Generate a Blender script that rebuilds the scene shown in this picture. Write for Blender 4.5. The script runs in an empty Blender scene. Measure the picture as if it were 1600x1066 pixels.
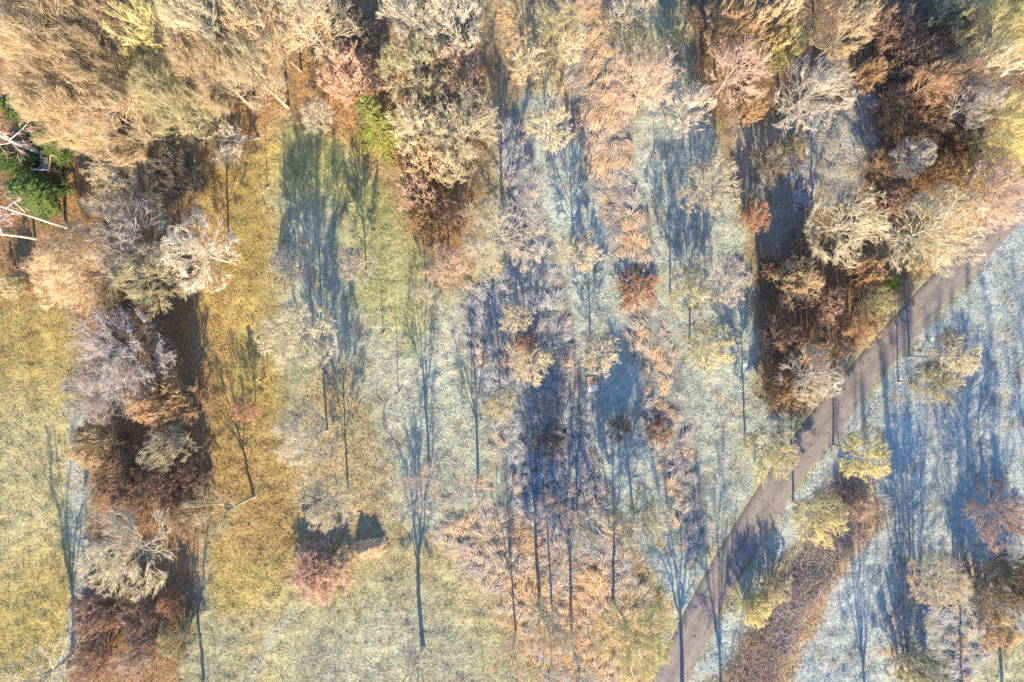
import bpy, math, random
import numpy as np

# ------------------------------------------------------------------ camera, world, sun
H = 54.0                      # drone height above the ground
S = 20.0                      # photograph pixels per metre on the ground
SC = bpy.context.scene
COL = SC.collection
cam_d = bpy.data.cameras.new('camera')
cam = bpy.data.objects.new('camera', cam_d); COL.objects.link(cam)
cam.location = (0, 0, H); cam.rotation_euler = (0, 0, 0)
cam_d.sensor_width = 36.0
cam_d.lens = 36.0 * H / 80.0
cam_d.clip_end = 2000.0
SC.camera = cam

SUN_EL = math.radians(26.5)
sun_dir = np.array([0.045, -1.0]); sun_dir /= np.linalg.norm(sun_dir)      # from the scene towards the sun
world = bpy.data.worlds.new('World'); SC.world = world; world.use_nodes = True
wn = world.node_tree.nodes; wl = world.node_tree.links
sky = wn.new('ShaderNodeTexSky'); sky.sky_type = 'NISHITA'; sky.sun_disc = False
sky.sun_elevation = SUN_EL
sky.sun_rotation = math.atan2(sun_dir[0], sun_dir[1])
sky.ozone_density = 5.0
sky.air_density = 1.0
sky.dust_density = 0.0
wn['Background'].inputs['Strength'].default_value = 0.135
wl.new(sky.outputs['Color'], wn['Background'].inputs['Color'])
sd = bpy.data.lights.new('sun', 'SUN'); sun = bpy.data.objects.new('sun', sd); COL.objects.link(sun)
sd.energy = 5.0; sd.angle = math.radians(0.5); sd.color = (1.0, 0.74, 0.43)
from mathutils import Vector
v = Vector((-sun_dir[0] * math.cos(SUN_EL), -sun_dir[1] * math.cos(SUN_EL), -math.sin(SUN_EL)))
sun.rotation_euler = v.to_track_quat('-Z', 'Y').to_euler()
sun.location = (0, -60, 60)
SC.view_settings.view_transform = 'Standard'
SC.view_settings.look = 'None'
SC.view_settings.gamma = 1.0
SC.view_settings.use_curve_mapping = False
SC.view_settings.exposure = 1.28
SC.cycles.use_denoising = False
SC.cycles.max_bounces = 4
SC.cycles.filter_width = 1.5

# ------------------------------------------------------------------ helpers
def W(u, v, z=0.0):
    k = (1.0 - z / H) / S
    return ((u - 800.0) * k, (533.0 - v) * k, z)

def PX(x, y):
    return x * S + 800.0, 533.0 - y * S

def tag(o, label=None, cat=None, group=None, kind=None):
    if label: o['label'] = label
    if cat: o['category'] = cat
    if group: o['group'] = group
    if kind: o['kind'] = kind
    return o

def empty(name, loc, rz=0.0):
    o = bpy.data.objects.new(name, None); COL.objects.link(o)
    o.empty_display_size = 0.3
    o.location = loc; o.rotation_euler = (0, 0, rz)
    return o

def link(name, me, mat=None, parent=None):
    o = bpy.data.objects.new(name, me); COL.objects.link(o)
    if mat is not None:
        if len(me.materials) == 0: me.materials.append(None)
        o.material_slots[0].link = 'OBJECT'
        o.material_slots[0].material = mat
    if parent is not None: o.parent = parent
    return o

def mesh_np(name, V, F, C=None, smooth=False):
    """V (n,3); F (m,k) all faces with k corners; C (n,3) vertex colours"""
    me = bpy.data.meshes.new(name)
    V = np.ascontiguousarray(V, dtype=np.float32); F = np.ascontiguousarray(F, dtype=np.int32)
    m, k = F.shape
    me.vertices.add(len(V)); me.vertices.foreach_set('co', V.ravel())
    me.loops.add(m * k); me.loops.foreach_set('vertex_index', F.ravel())
    me.polygons.add(m)
    me.polygons.foreach_set('loop_start', np.arange(0, m * k, k, dtype=np.int32))
    try: me.polygons.foreach_set('loop_total', np.full(m, k, dtype=np.int32))
    except Exception: pass
    if smooth: me.polygons.foreach_set('use_smooth', np.ones(m, dtype=bool))
    me.update(calc_edges=True)
    if C is not None:
        a = me.color_attributes.new('Col', 'FLOAT_COLOR', 'POINT')
        cc = np.ones((len(V), 4), dtype=np.float32); cc[:, :3] = C
        a.data.foreach_set('color', cc.ravel())
    return me

def norm(a): return a / np.maximum(np.linalg.norm(a, axis=-1, keepdims=True), 1e-9)

def tubes(P, R, sides):
    """P (N,K,3) polylines, R (N,K) radii -> verts, quads"""
    N, K, _ = P.shape
    T = np.empty_like(P); T[:, 1:-1] = P[:, 2:] - P[:, :-2]; T[:, 0] = P[:, 1] - P[:, 0]; T[:, -1] = P[:, -1] - P[:, -2]
    T = norm(T)
    ref = np.where(np.abs(T[:, :1, 2:3]) > 0.8, np.array([1.0, 0, 0]), np.array([0, 0, 1.0]))
    U = norm(np.cross(T, np.broadcast_to(ref, T.shape))); B = np.cross(T, U)
    a = np.arange(sides) * 2 * np.pi / sides
    V = P[:, :, None] + R[:, :, None, None] * (U[:, :, None] * np.cos(a)[:, None] + B[:, :, None] * np.sin(a)[:, None])
    idx = np.arange(N * K * sides).reshape(N, K, sides)
    nx = np.roll(idx, -1, axis=2)
    F = np.stack([idx[:, :-1], nx[:, :-1], nx[:, 1:], idx[:, 1:]], axis=-1).reshape(-1, 4)
    return V.reshape(-1, 3), F

def cones(P0, P1, r):
    """pointed twigs of three faces"""
    N = len(P0); T = norm(P1 - P0)
    ref = np.where(np.abs(T[:, 2:3]) > 0.8, np.array([1.0, 0, 0]), np.array([0, 0, 1.0]))
    U = norm(np.cross(T, ref)); B = np.cross(T, U); a = np.arange(3) * 2 * np.pi / 3
    ring = P0[:, None] + np.reshape(r, (-1, 1, 1)) * (U[:, None] * np.cos(a)[:, None] + B[:, None] * np.sin(a)[:, None])
    V = np.concatenate([ring, P1[:, None]], 1).reshape(-1, 3)
    i = np.arange(N)[:, None] * 4
    F = np.concatenate([i + np.array([0, 1, 3]), i + np.array([1, 2, 3]), i + np.array([2, 0, 3])])
    return V, F

def merge(parts):
    Vs, Fs, n = [], [], 0
    for V, F in parts:
        if F.shape[1] == 4: F = np.concatenate([F[:, [0, 1, 2]], F[:, [0, 2, 3]]])
        Vs.append(V); Fs.append(F + n); n += len(V)
    return np.concatenate(Vs), np.concatenate(Fs)

_lat = {}
def vnoise(x, y, wl_, seed):
    """value noise 0..1, wavelength wl_"""
    if seed not in _lat: _lat[seed] = np.random.default_rng(seed).random((256, 256))
    L = _lat[seed]
    fx = x / wl_; fy = y / wl_
    ix = np.floor(fx).astype(int); iy = np.floor(fy).astype(int)
    tx = fx - ix; ty = fy - iy
    tx = tx * tx * (3 - 2 * tx); ty = ty * ty * (3 - 2 * ty)
    g = lambda i, j: L[i & 255, j & 255]
    return (g(ix, iy) * (1 - tx) + g(ix + 1, iy) * tx) * (1 - ty) + (g(ix, iy + 1) * (1 - tx) + g(ix + 1, iy + 1) * tx) * ty

def fbm(x, y, wl_, seed, oct=3):
    s = 0; a = 0.5; t = 0
    for i in range(oct):
        s = s + a * vnoise(x, y, wl_ / 2 ** i, seed + i * 17); t += a; a *= 0.5
    return s / t

def polymask(u, v, poly, soft):
    """1 inside, 0 outside, over +-soft pixels"""
    p = np.array(poly, float); q = np.roll(p, -1, axis=0)
    d2 = np.full(u.shape, 1e18); ins = np.zeros(u.shape, bool)
    for (x0, y0), (x1, y1) in zip(p, q):
        dx, dy = x1 - x0, y1 - y0
        t = np.clip(((u - x0) * dx + (v - y0) * dy) / max(dx * dx + dy * dy, 1e-9), 0, 1)
        d2 = np.minimum(d2, (u - x0 - t * dx) ** 2 + (v - y0 - t * dy) ** 2)
        if y0 != y1:
            c = ((y0 > v) != (y1 > v)) & (u < (x1 - x0) * (v - y0) / (y1 - y0) + x0)
            ins ^= c
    sdist = np.sqrt(d2) * np.where(ins, 1, -1)
    t = np.clip(sdist / (2.0 * soft) + 0.5, 0, 1)
    return t * t * (3 - 2 * t)

# ------------------------------------------------------------------ where things lie on the ground (photograph pixels)
ROAD_L = [(880, 1380), (960, 1190), (1022, 1060), (1065, 962), (1103, 893), (1147, 821), (1200, 738), (1250, 668), (1286, 624), (1347, 551), (1385, 510), (1420, 468), (1446, 440), (1512, 374), (1572, 306), (1640, 226), (1760, 100), (1900, -60)]
ROAD_R = [(934, 1396), (1014, 1206), (1074, 1070), (1110, 985), (1147, 917), (1192, 845), (1245, 762), (1295, 692), (1330, 648), (1388, 578), (1425, 534), (1462, 490), (1490, 460), (1556, 394), (1612, 330), (1684, 252), (1804, 130), (1948, -26)]
ROAD = ROAD_L + ROAD_R[::-1]
P_wood_tl = [(-400, -400), (770, -400), (765, 60), (775, 180), (750, 300), (735, 430), (690, 440), (640, 350), (600, 260), (555, 200), (470, 60), (430, 30), (440, 190), (300, 240), (150, 330), (110, 470), (-400, 470)]
P_litter_top = [(430, -50), (560, -50), (560, 190), (600, 280), (520, 215), (440, 180), (380, 240), (300, 260), (320, 120)]
P_hedge = [(90, 330), (310, 250), (312, 470), (330, 620), (335, 800), (310, 900), (275, 1066), (240, 1400), (60, 1400), (100, 1066), (135, 900), (135, 700), (110, 480)]
P_lane = [(300, 240), (435, 200), (440, 380), (430, 520), (440, 640), (470, 760), (470, 880), (440, 960), (330, 960), (325, 800), (318, 600), (308, 450)]
P_lane_litter = [(300, 240), (372, 220), (360, 450), (375, 620), (420, 700), (460, 760), (450, 860), (350, 860), (325, 800), (318, 600), (308, 450)]
P_litter_mid = [(480, 600), (545, 560), (590, 700), (620, 800), (560, 860), (480, 850), (455, 740)]
P_meadow_l = [(-400, 400), (60, 410), (112, 520), (112, 700), (128, 900), (85, 1066), (60, 1400), (-400, 1400)]
P_frost_l = [(-40, 640), (60, 620), (112, 640), (122, 860), (60, 840), (20, 900), (-40, 860)]
P_verge_l = [(100, 640), (128, 640), (140, 900), (118, 1000), (85, 1080), (70, 1080), (106, 960), (118, 900)]
P_lawn_green = [(440, 190), (560, 190), (640, 330), (690, 440), (640, 560), (540, 480), (520, 330), (440, 300)]
P_lawn_mid = [(430, 300), (540, 330), (650, 380), (725, 450), (760, 640), (795, 780), (700, 820), (600, 790), (590, 640), (500, 520), (430, 470)]
P_lawn_low = [(380, 960), (470, 880), (610, 830), (690, 850), (800, 1000), (850, 1066), (880, 1400), (330, 1400)]
P_strip_mid = [(800, 130), (885, 150), (905, 240), (945, 340), (968, 450), (992, 560), (1012, 690), (1045, 810), (1085, 890), (1110, 870), (1070, 980), (1020, 900), (985, 880), (948, 770), (912, 620), (885, 480), (850, 330), (815, 200)]
P_strip_right = [(985, 180), (1060, 120), (1110, 200), (1150, 320), (1180, 470), (1190, 620), (1240, 665), (1165, 775), (1115, 860), (1120, 835), (1095, 750), (1075, 660), (1050, 520), (1025, 420), (1000, 300)]
P_meadow_r = [(1490, 480), (1613, 335), (2000, -80), (2000, 1066), (1590, 1000), (1540, 900), (1490, 860), (1400, 880), (1390, 1000), (1370, 1400), (1180, 1400), (1215, 1050), (1300, 900), (1370, 780), (1320, 700), (1395, 607)]
P_verge_r = [(1613, 328), (1490, 460), (1388, 578), (1295, 692), (1192, 845), (1110, 985), (1060, 1100), (1100, 1100), (1140, 1010), (1205, 890), (1345, 705), (1420, 610), (1520, 490), (1640, 340)]
P_wood_r = [(1030, -400), (2000, -400), (1760, 90), (1600, 285), (1510, 370), (1436, 440), (1390, 492), (1310, 580), (1242, 660), (1195, 640), (1183, 480), (1160, 320), (1115, 190), (1075, 60)]
P_clear_a = [(1150, 190), (1230, 190), (1255, 330), (1220, 400), (1185, 390), (1160, 280)]
P_clear_b = [(1255, 170), (1360, 150), (1368, 230), (1335, 310), (1270, 320), (1255, 250)]
P_orange_top = [(800, -400), (990, -400), (985, 180), (900, 220), (860, 120), (770, 180), (770, -100)]
P_low_wood = [(800, 810), (960, 800), (1010, 890), (1040, 960), (1020, 1066), (960, 1400), (900, 1400), (840, 1066), (790, 980)]
P_yellow_verge = [(1380, 400), (1500, 240), (1700, 60), (1700, 160), (1600, 285), (1510, 370), (1436, 440)]
# tall unmown grass
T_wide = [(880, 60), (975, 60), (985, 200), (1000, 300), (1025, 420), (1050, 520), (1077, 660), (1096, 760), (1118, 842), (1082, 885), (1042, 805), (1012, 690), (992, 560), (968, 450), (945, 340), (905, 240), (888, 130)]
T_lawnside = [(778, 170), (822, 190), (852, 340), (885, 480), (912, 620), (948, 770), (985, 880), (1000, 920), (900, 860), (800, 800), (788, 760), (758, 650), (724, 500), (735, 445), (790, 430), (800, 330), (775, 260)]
T_tongue = [(668, 828), (730, 808), (788, 795), (850, 820), (990, 900), (1030, 970), (1000, 1100), (860, 1100), (800, 990), (760, 930), (705, 880)]
T_meadow = [(1392, 900), (1440, 870), (1500, 860), (1560, 900), (1560, 1010), (1530, 1066), (1500, 1200), (1380, 1200), (1385, 1000)]
T_clear = [(1215, 180), (1262, 180), (1280, 330), (1240, 330), (1225, 260)]
T_clear2 = [(1330, 140), (1368, 150), (1372, 240), (1345, 230)]
T_top = [(872, -120), (985, -120), (980, 70), (885, 70)]
P_frost_low = [(470, 980), (620, 900), (700, 930), (790, 1066), (780, 1300), (430, 1300)]
P_path = [(475, 950), (445, 975), (400, 1066), (340, 1200), (325, 1190), (380, 1066), (428, 968), (465, 938)]
P_bramble_edge = [(1372, 780), (1385, 800), (1318, 895), (1262, 995), (1215, 1100), (1190, 1100), (1240, 985), (1295, 885), (1350, 800)]
P_bramble = [(1268, 785), (1305, 740), (1345, 738), (1368, 785), (1300, 890), (1250, 985), (1195, 1085), (1122, 1085), (1160, 1000), (1208, 925), (1240, 855)]

COLR = dict(
    olive=(0.36, 0.325, 0.14), green=(0.33, 0.36, 0.13), pale=(0.38, 0.39, 0.26), warm=(0.39, 0.375, 0.22), mint=(0.36, 0.425, 0.39), frost_shade=(0.17, 0.22, 0.28), frost=(0.36, 0.455, 0.495), frostw=(0.36, 0.45, 0.51),  # darkest frost tone has the blue shade between tussocks painted in
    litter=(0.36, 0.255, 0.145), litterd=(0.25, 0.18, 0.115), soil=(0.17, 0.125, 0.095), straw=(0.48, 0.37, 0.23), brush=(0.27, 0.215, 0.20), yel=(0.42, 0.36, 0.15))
LAYERS = [  # polygon, colour, strength, softness in px
    (P_meadow_l, 'olive', 1, 14), (P_frost_l, 'pale', 0.8, 70),
    (P_lane, 'olive', 1, 16), (P_lane_litter, 'litter', 0.42, 34),
    (P_lawn_mid, 'mint', 0.85, 34), (P_lawn_low, 'warm', 0.85, 25), (P_frost_low, 'mint', 0.6, 60), (P_lawn_green, 'green', 0.62, 34), (P_litter_mid, 'litter', 0.35, 34),
    (P_strip_mid, 'frost', 0.8, 10), (P_strip_right, 'frost', 0.62, 10), (P_meadow_r, 'frostw', 0.85, 12), (P_verge_r, 'frost', 0.9, 6),
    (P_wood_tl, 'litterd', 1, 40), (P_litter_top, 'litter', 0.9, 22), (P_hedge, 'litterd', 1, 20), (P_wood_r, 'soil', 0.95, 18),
    (P_verge_l, 'frost', 0.6, 9), (P_clear_a, 'frost', 0.45, 22), (P_clear_b, 'frost', 0.6, 18), (P_orange_top, 'straw', 0.8, 20), (P_low_wood, 'litter', 0.7, 20), (P_yellow_verge, 'yel', 0.7, 14),
    (P_path, 'frost', 0.4, 8), (P_bramble_edge, 'straw', 0.8, 8), (P_bramble, 'brush', 0.75, 24), (T_lawnside, 'frost_shade', 0.85, 10), (T_wide, 'frost_shade', 0.8, 10), (T_tongue, 'straw', 0.6, 10), (T_meadow, 'frost', 0.6, 10)]

def region(x, y):
    u, v = PX(x, y)
    u = u + (fbm(x, y, 3.0, 5) - 0.5) * 34 + (fbm(x, y, 0.8, 9) - 0.5) * 12
    v = v + (fbm(x, y, 3.0, 25) - 0.5) * 34 + (fbm(x, y, 0.8, 29) - 0.5) * 12
    c = np.empty(x.shape + (3,)); c[:] = (0.35, 0.38, 0.28)
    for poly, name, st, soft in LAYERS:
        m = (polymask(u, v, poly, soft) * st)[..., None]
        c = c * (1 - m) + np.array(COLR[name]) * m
    n = fbm(x, y, 2.2, 41, 4)
    fr = np.clip((n - 0.45) * 3.0, 0, 1)[..., None] * 0.28
    c = c * (1 - fr) + c * np.array((1.22, 1.22, 1.25)) * fr
    n2 = fbm(x, y, 5.0, 63)[..., None]
    c = c * (0.84 + 0.32 * n2)
    st = np.clip((fbm(x * 4.0 + 0.2 * y, y, 5.0, 71) - 0.5) * 2.4, -0.5, 0.5)[..., None]          # mowing and drainage streaks
    c = c * (1 + 0.22 * st)
    bare = np.clip((fbm(x, y, 1.1, 83, 3) - 0.60) * 7, 0, 1)[..., None] * 0.35                      # worn, browner patches
    c = c * (1 - bare) + np.array((0.27, 0.215, 0.12)) * bare
    return c

def roadmask(x, y, soft=6):
    u, v = PX(x, y); return polymask(u, v, ROAD, soft)
TALL = [T_wide, T_lawnside, T_tongue, T_meadow, T_clear, T_clear2, T_top]
def tallmask(x, y, soft=10):
    u, v = PX(x, y)
    u = u + (fbm(x, y, 1.5, 77) - 0.5) * 26
    m = np.zeros(x.shape)
    for p in TALL: m = np.maximum(m, polymask(u, v, p, soft))
    return m

# ------------------------------------------------------------------ materials
def mat_new(name, rough=0.85):
    m = bpy.data.materials.new(name); m.use_nodes = True
    b = m.node_tree.nodes['Principled BSDF']
    b.inputs['Roughness'].default_value = rough
    b.inputs['Specular IOR Level'].default_value = 0.25
    return m, m.node_tree.nodes, m.node_tree.links, b

def node_noise(n, l, scale, detail=4, rough=0.6, coord='Object'):
    tc = n.new('ShaderNodeTexCoord'); t = n.new('ShaderNodeTexNoise')
    t.inputs['Scale'].default_value = scale; t.inputs['Detail'].default_value = detail; t.inputs['Roughness'].default_value = rough
    l.new(tc.outputs[coord], t.inputs['Vector']); return t

def ramp(n, stops):
    r = n.new('ShaderNodeValToRGB'); e = r.color_ramp.elements
    while len(e) < len(stops): e.new(0.5)
    for i, (p, c) in enumerate(stops):
        e[i].position = p; e[i].color = (c[0], c[1], c[2], 1) if hasattr(c, '__len__') else (c, c, c, 1)
    return r

def mixc(n, l, a, b, f, mode='MIX'):
    m = n.new('ShaderNodeMix'); m.data_type = 'RGBA'; m.blend_type = mode
    for key, val in ((6, a), (7, b), (0, f)):
        if hasattr(val, 'is_linked') or isinstance(val, bpy.types.NodeSocket): l.new(val, m.inputs[key])
        elif key == 0: m.inputs[0].default_value = val
        else: m.inputs[key].default_value = (*val, 1)
    return m.outputs[2]

def m_ground():
    m, n, l, b = mat_new('ground_grass_and_litter', 0.95)
    at = n.new('ShaderNodeAttribute'); at.attribute_name = 'Col'
    t1 = node_noise(n, l, 3.2, 6, 0.72); r1 = ramp(n, [(0.28, 0.62), (0.5, 1.0), (0.72, 1.38)]); l.new(t1.outputs['Fac'], r1.inputs['Fac'])
    t2 = node_noise(n, l, 11.0, 3, 0.6); r2 = ramp(n, [(0.3, (0.84, 0.82, 0.8)), (0.5, (1, 1, 1)), (0.68, (1.2, 1.13, 1.0))]); l.new(t2.outputs['Color'], r2.inputs['Fac'])
    c = mixc(n, l, at.outputs['Color'], r1.outputs['Color'], 0.75, 'MULTIPLY')
    c = mixc(n, l, c, r2.outputs['Color'], 0.9, 'MULTIPLY')
    t3 = node_noise(n, l, 0.9, 5, 0.65); r3 = ramp(n, [(0.35, (0.95, 1.02, 0.95)), (0.6, (1.05, 0.98, 0.95))]); l.new(t3.outputs['Fac'], r3.inputs['Fac'])
    c = mixc(n, l, c, r3.outputs['Color'], 1.0, 'MULTIPLY')
    l.new(c, b.inputs['Base Color'])
    bp = n.new('ShaderNodeBump'); bp.inputs['Strength'].default_value = 0.9; bp.inputs['Distance'].default_value = 0.17
    t4 = node_noise(n, l, 4.0, 5, 0.7); l.new(t4.outputs['Fac'], bp.inputs['Height']); l.new(bp.outputs['Normal'], b.inputs['Normal'])
    return m

def m_vcol(name, tr=0.0, rough=0.9):
    m, n, l, b = mat_new(name, rough)
    at = n.new('ShaderNodeAttribute'); at.attribute_name = 'Col'
    t1 = node_noise(n, l, 2.0, 4, 0.6); r1 = ramp(n, [(0.3, 0.78), (0.7, 1.2)]); l.new(t1.outputs['Fac'], r1.inputs['Fac'])
    c = mixc(n, l, at.outputs['Color'], r1.outputs['Color'], 1.0, 'MULTIPLY'); l.new(c, b.inputs['Base Color'])
    return m

_tw = {}
def m_twig(name, col):
    """bark or twig skin, a little different on every tree"""
    if name in _tw: return _tw[name]
    m, n, l, b = mat_new(name, 0.9)
    c = np.array(col)
    t = node_noise(n, l, 1.6, 5, 0.65)
    r = ramp(n, [(0.3, c * 0.66), (0.52, c), (0.72, np.minimum(c * 1.25 + 0.03, 0.85))]); l.new(t.outputs['Fac'], r.inputs['Fac'])
    oi = n.new('ShaderNodeObjectInfo')
    hs = n.new('ShaderNodeHueSaturation')
    mr = n.new('ShaderNodeMapRange'); mr.inputs['To Min'].default_value = 0.82; mr.inputs['To Max'].default_value = 1.18
    l.new(oi.outputs['Random'], mr.inputs['Value']); l.new(mr.outputs['Result'], hs.inputs['Value'])
    l.new(r.outputs['Color'], hs.inputs['Color']); l.new(hs.outputs['Color'], b.inputs['Base Color'])
    _tw[name] = m; return m

TW = dict(cream=(0.68, 0.63, 0.48), frosty=(0.66, 0.63, 0.55), tan=(0.68, 0.56, 0.38), olive=(0.55, 0.53, 0.35), grey=(0.50, 0.47, 0.46), pink=(0.64, 0.51, 0.43),
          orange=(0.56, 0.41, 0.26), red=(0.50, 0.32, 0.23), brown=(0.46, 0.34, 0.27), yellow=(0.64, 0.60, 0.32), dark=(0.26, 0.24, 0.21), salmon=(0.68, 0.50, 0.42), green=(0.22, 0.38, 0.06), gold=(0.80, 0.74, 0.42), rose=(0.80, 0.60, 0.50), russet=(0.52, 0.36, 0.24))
def twig(c): return m_twig('twigs_' + c, TW[c])
def bark(c):
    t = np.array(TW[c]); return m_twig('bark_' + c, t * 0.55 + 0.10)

M_ground = m_ground()
M_blade = m_vcol('grass_blades')
M_leaf = m_vcol('fallen_leaves')

def m_road():
    m, n, l, b = mat_new('asphalt', 0.8)
    t1 = node_noise(n, l, 60, 3, 0.7); r1 = ramp(n, [(0.3, 0.75), (0.7, 1.25)]); l.new(t1.outputs['Fac'], r1.inputs['Fac'])
    at = n.new('ShaderNodeAttribute'); at.attribute_name = 'Col'
    t2 = node_noise(n, l, 0.7, 5, 0.6); r2 = ramp(n, [(0.35, (0.85, 0.86, 0.9)), (0.65, (1.12, 1.08, 1.05))]); l.new(t2.outputs['Fac'], r2.inputs['Fac'])
    c = mixc(n, l, at.outputs['Color'], r1.outputs['Color'], 1.0, 'MULTIPLY'); c = mixc(n, l, c, r2.outputs['Color'], 1.0, 'MULTIPLY')
    t3 = node_noise(n, l, 2.6, 6, 0.7); r3 = ramp(n, [(0.36, (0.70, 0.70, 0.74)), (0.46, (1, 1, 1)), (0.62, (1, 1, 1)), (0.72, (1.22, 1.18, 1.12))]); l.new(t3.outputs['Fac'], r3.inputs['Fac'])
    c = mixc(n, l, c, r3.outputs['Color'], 0.8, 'MULTIPLY')
    tc = n.new('ShaderNodeTexCoord'); vo = n.new('ShaderNodeTexVoronoi'); vo.feature = 'DISTANCE_TO_EDGE'; vo.inputs['Scale'].default_value = 0.55
    wp = n.new('ShaderNodeVectorMath'); wp.operation = 'ADD'; tn = node_noise(n, l, 1.5, 4, 0.6)
    l.new(tc.outputs['Object'], wp.inputs[0]); l.new(tn.outputs['Color'], wp.inputs[1]); l.new(wp.outputs[0], vo.inputs['Vector'])
    rc = ramp(n, [(0.0, 0.55), (0.018, 1.0)]); l.new(vo.outputs['Distance'], rc.inputs['Fac'])
    c = mixc(n, l, c, rc.outputs['Color'], 0.8, 'MULTIPLY')
    bp = n.new('ShaderNodeBump'); bp.inputs['Strength'].default_value = 0.5; bp.inputs['Distance'].default_value = 0.02
    l.new(t1.outputs['Fac'], bp.inputs['Height']); l.new(bp.outputs['Normal'], b.inputs['Normal'])
    l.new(c, b.inputs['Base Color'])
    return m
M_road = m_road()
M_birch = m_twig('bark_birch', (0.78, 0.72, 0.70))
M_birch_tw = m_twig('twigs_birch', (0.62, 0.46, 0.42))
M_needle = m_twig('spruce_needles', (0.30, 0.34, 0.10))
M_needle_d = m_twig('pine_needles', (0.11, 0.18, 0.06))
M_bark = m_twig('bark_conifer', (0.22, 0.15, 0.10))
M_wood = m_twig('weathered_wood', (0.27, 0.20, 0.18))
M_woodf = m_twig('frosted_wood', (0.52, 0.56, 0.60))
M_plank = m_twig('pale_planks', (0.58, 0.44, 0.24))
M_panel = m_twig('grey_green_panel', (0.11, 0.135, 0.11))
M_straw = m_twig('dry_straw', (0.70, 0.57, 0.40))
M_redleaf = m_twig('red_brown_leaves', (0.22, 0.07, 0.05))

# ------------------------------------------------------------------ ground
def axis(lo, hi, step, far):
    a = np.arange(lo, hi + 1e-6, step)
    out = []
    d, p = step, hi
    while p < far:
        d *= 1.5; p += d; out.append(p)
    hi_ = np.array(out); out = []; d, p = step, lo
    while p > -far:
        d *= 1.5; p -= d; out.append(p)
    return np.concatenate([np.array(out)[::-1], a, hi_])
def relief(x, y):
    r = 0.10 * (fbm(x, y, 6.0, 88) - 0.5)
    rough = 0.26 * (fbm(x, y, 0.7, 90, 2) - 0.5)
    rm = np.clip(roadmask(x, y, 26) * 1.9, 0, 1)
    return (r + rough) * (1 - rm) - 0.06 * rm
def make_ground():
    xs = axis(-46, 46, 0.25, 600); ys = axis(-33, 33, 0.25, 600)
    X, Y = np.meshgrid(xs, ys)
    x, y = X.ravel(), Y.ravel()
    far = np.maximum(np.abs(x) - 60, np.abs(y) - 50).clip(0, 1)
    V = np.stack([x, y, relief(x, y) * (1 - far)], 1)
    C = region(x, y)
    nx_, ny_ = len(xs), len(ys)
    i = np.arange(nx_ * ny_).reshape(ny_, nx_)
    F = np.stack([i[:-1, :-1], i[:-1, 1:], i[1:, 1:], i[1:, :-1]], -1).reshape(-1, 4)
    o = link('ground', mesh_np('ground', V, F, C, True), M_ground)
    tag(o, 'frosty winter meadow ground with leaf litter', None, None, 'structure')
make_ground()

def resample(pts, n):
    p = np.array(pts, float); d = np.r_[0, np.cumsum(np.linalg.norm(np.diff(p, axis=0), axis=1))]
    # smooth with catmull-like cubic through numpy interpolation, then a light box filter
    t = np.linspace(0, d[-1], n); q = np.stack([np.interp(t, d, p[:, 0]), np.interp(t, d, p[:, 1])], 1)
    k = 9
    for _ in range(2):
        qq = np.pad(q, ((k, k), (0, 0)), mode='edge')
        q2 = np.stack([np.convolve(qq[:, j], np.ones(2 * k + 1) / (2 * k + 1), 'valid') for j in (0, 1)], 1)
        q2[:k] = q[:k]; q2[-k:] = q[-k:]; q = q2
    return q
def make_road():
    n = 220
    a = resample(ROAD_L, n); b = resample(ROAD_R, n)
    m = 15
    s = np.linspace(0, 1, m)
    P = a[:, None] * (1 - s)[None, :, None] + b[:, None] * s[None, :, None]
    x = (P[..., 0] - 800) / S; y = (533 - P[..., 1]) / S
    z = 0.02 + 0.05 * (1 - (2 * s - 1) ** 2)[None, :] + 0 * x
    edge = (fbm(x, y, 0.9, 120) - 0.5) * 0.10
    x[:, 0] += edge[:, 0]; x[:, -1] += edge[:, -1]
    z[:, 0] = z[:, -1] = -0.04
    c = np.empty(x.shape + (3,)); c[:] = (0.215, 0.21, 0.21)
    for cx in (0.27, 0.74):
        g = np.exp(-((s - cx) / 0.10) ** 2)[None, :, None]
        c = c * (1 + 0.16 * g)
    g = np.exp(-((s - 0.5) / 0.07) ** 2)[None, :, None]; c = c * (1 - 0.10 * g)
    e = np.clip((np.abs(s - 0.5) - 0.44) / 0.06, 0, 1)[None, :, None]
    c = c * (1 - e * 0.6) + np.array((0.26, 0.20, 0.13)) * e * 0.6
    V = np.stack([x, y, z], -1).reshape(-1, 3)
    i = np.arange(n * m).reshape(n, m)
    F = np.stack([i[:-1, :-1], i[:-1, 1:], i[1:, 1:], i[1:, :-1]], -1).reshape(-1, 4)[:, ::-1]
    o = link('road', mesh_np('road', V, F, c.reshape(-1, 3), True), M_road)
    tag(o, 'narrow curving asphalt lane between wood and frosted meadow', None, None, 'structure')
make_road()

# ------------------------------------------------------------------ grass, tall grass, leaves, brambles (uncountable)
rg = np.random.default_rng(11)
def tint(rng, c, amt):
    k = 1 + (rng.random((len(c), 1)) - 0.5) * amt
    return np.clip(c * k * (1 + (rng.random((len(c), 3)) - 0.5) * amt * 0.35), 0.01, 0.85)

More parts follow.
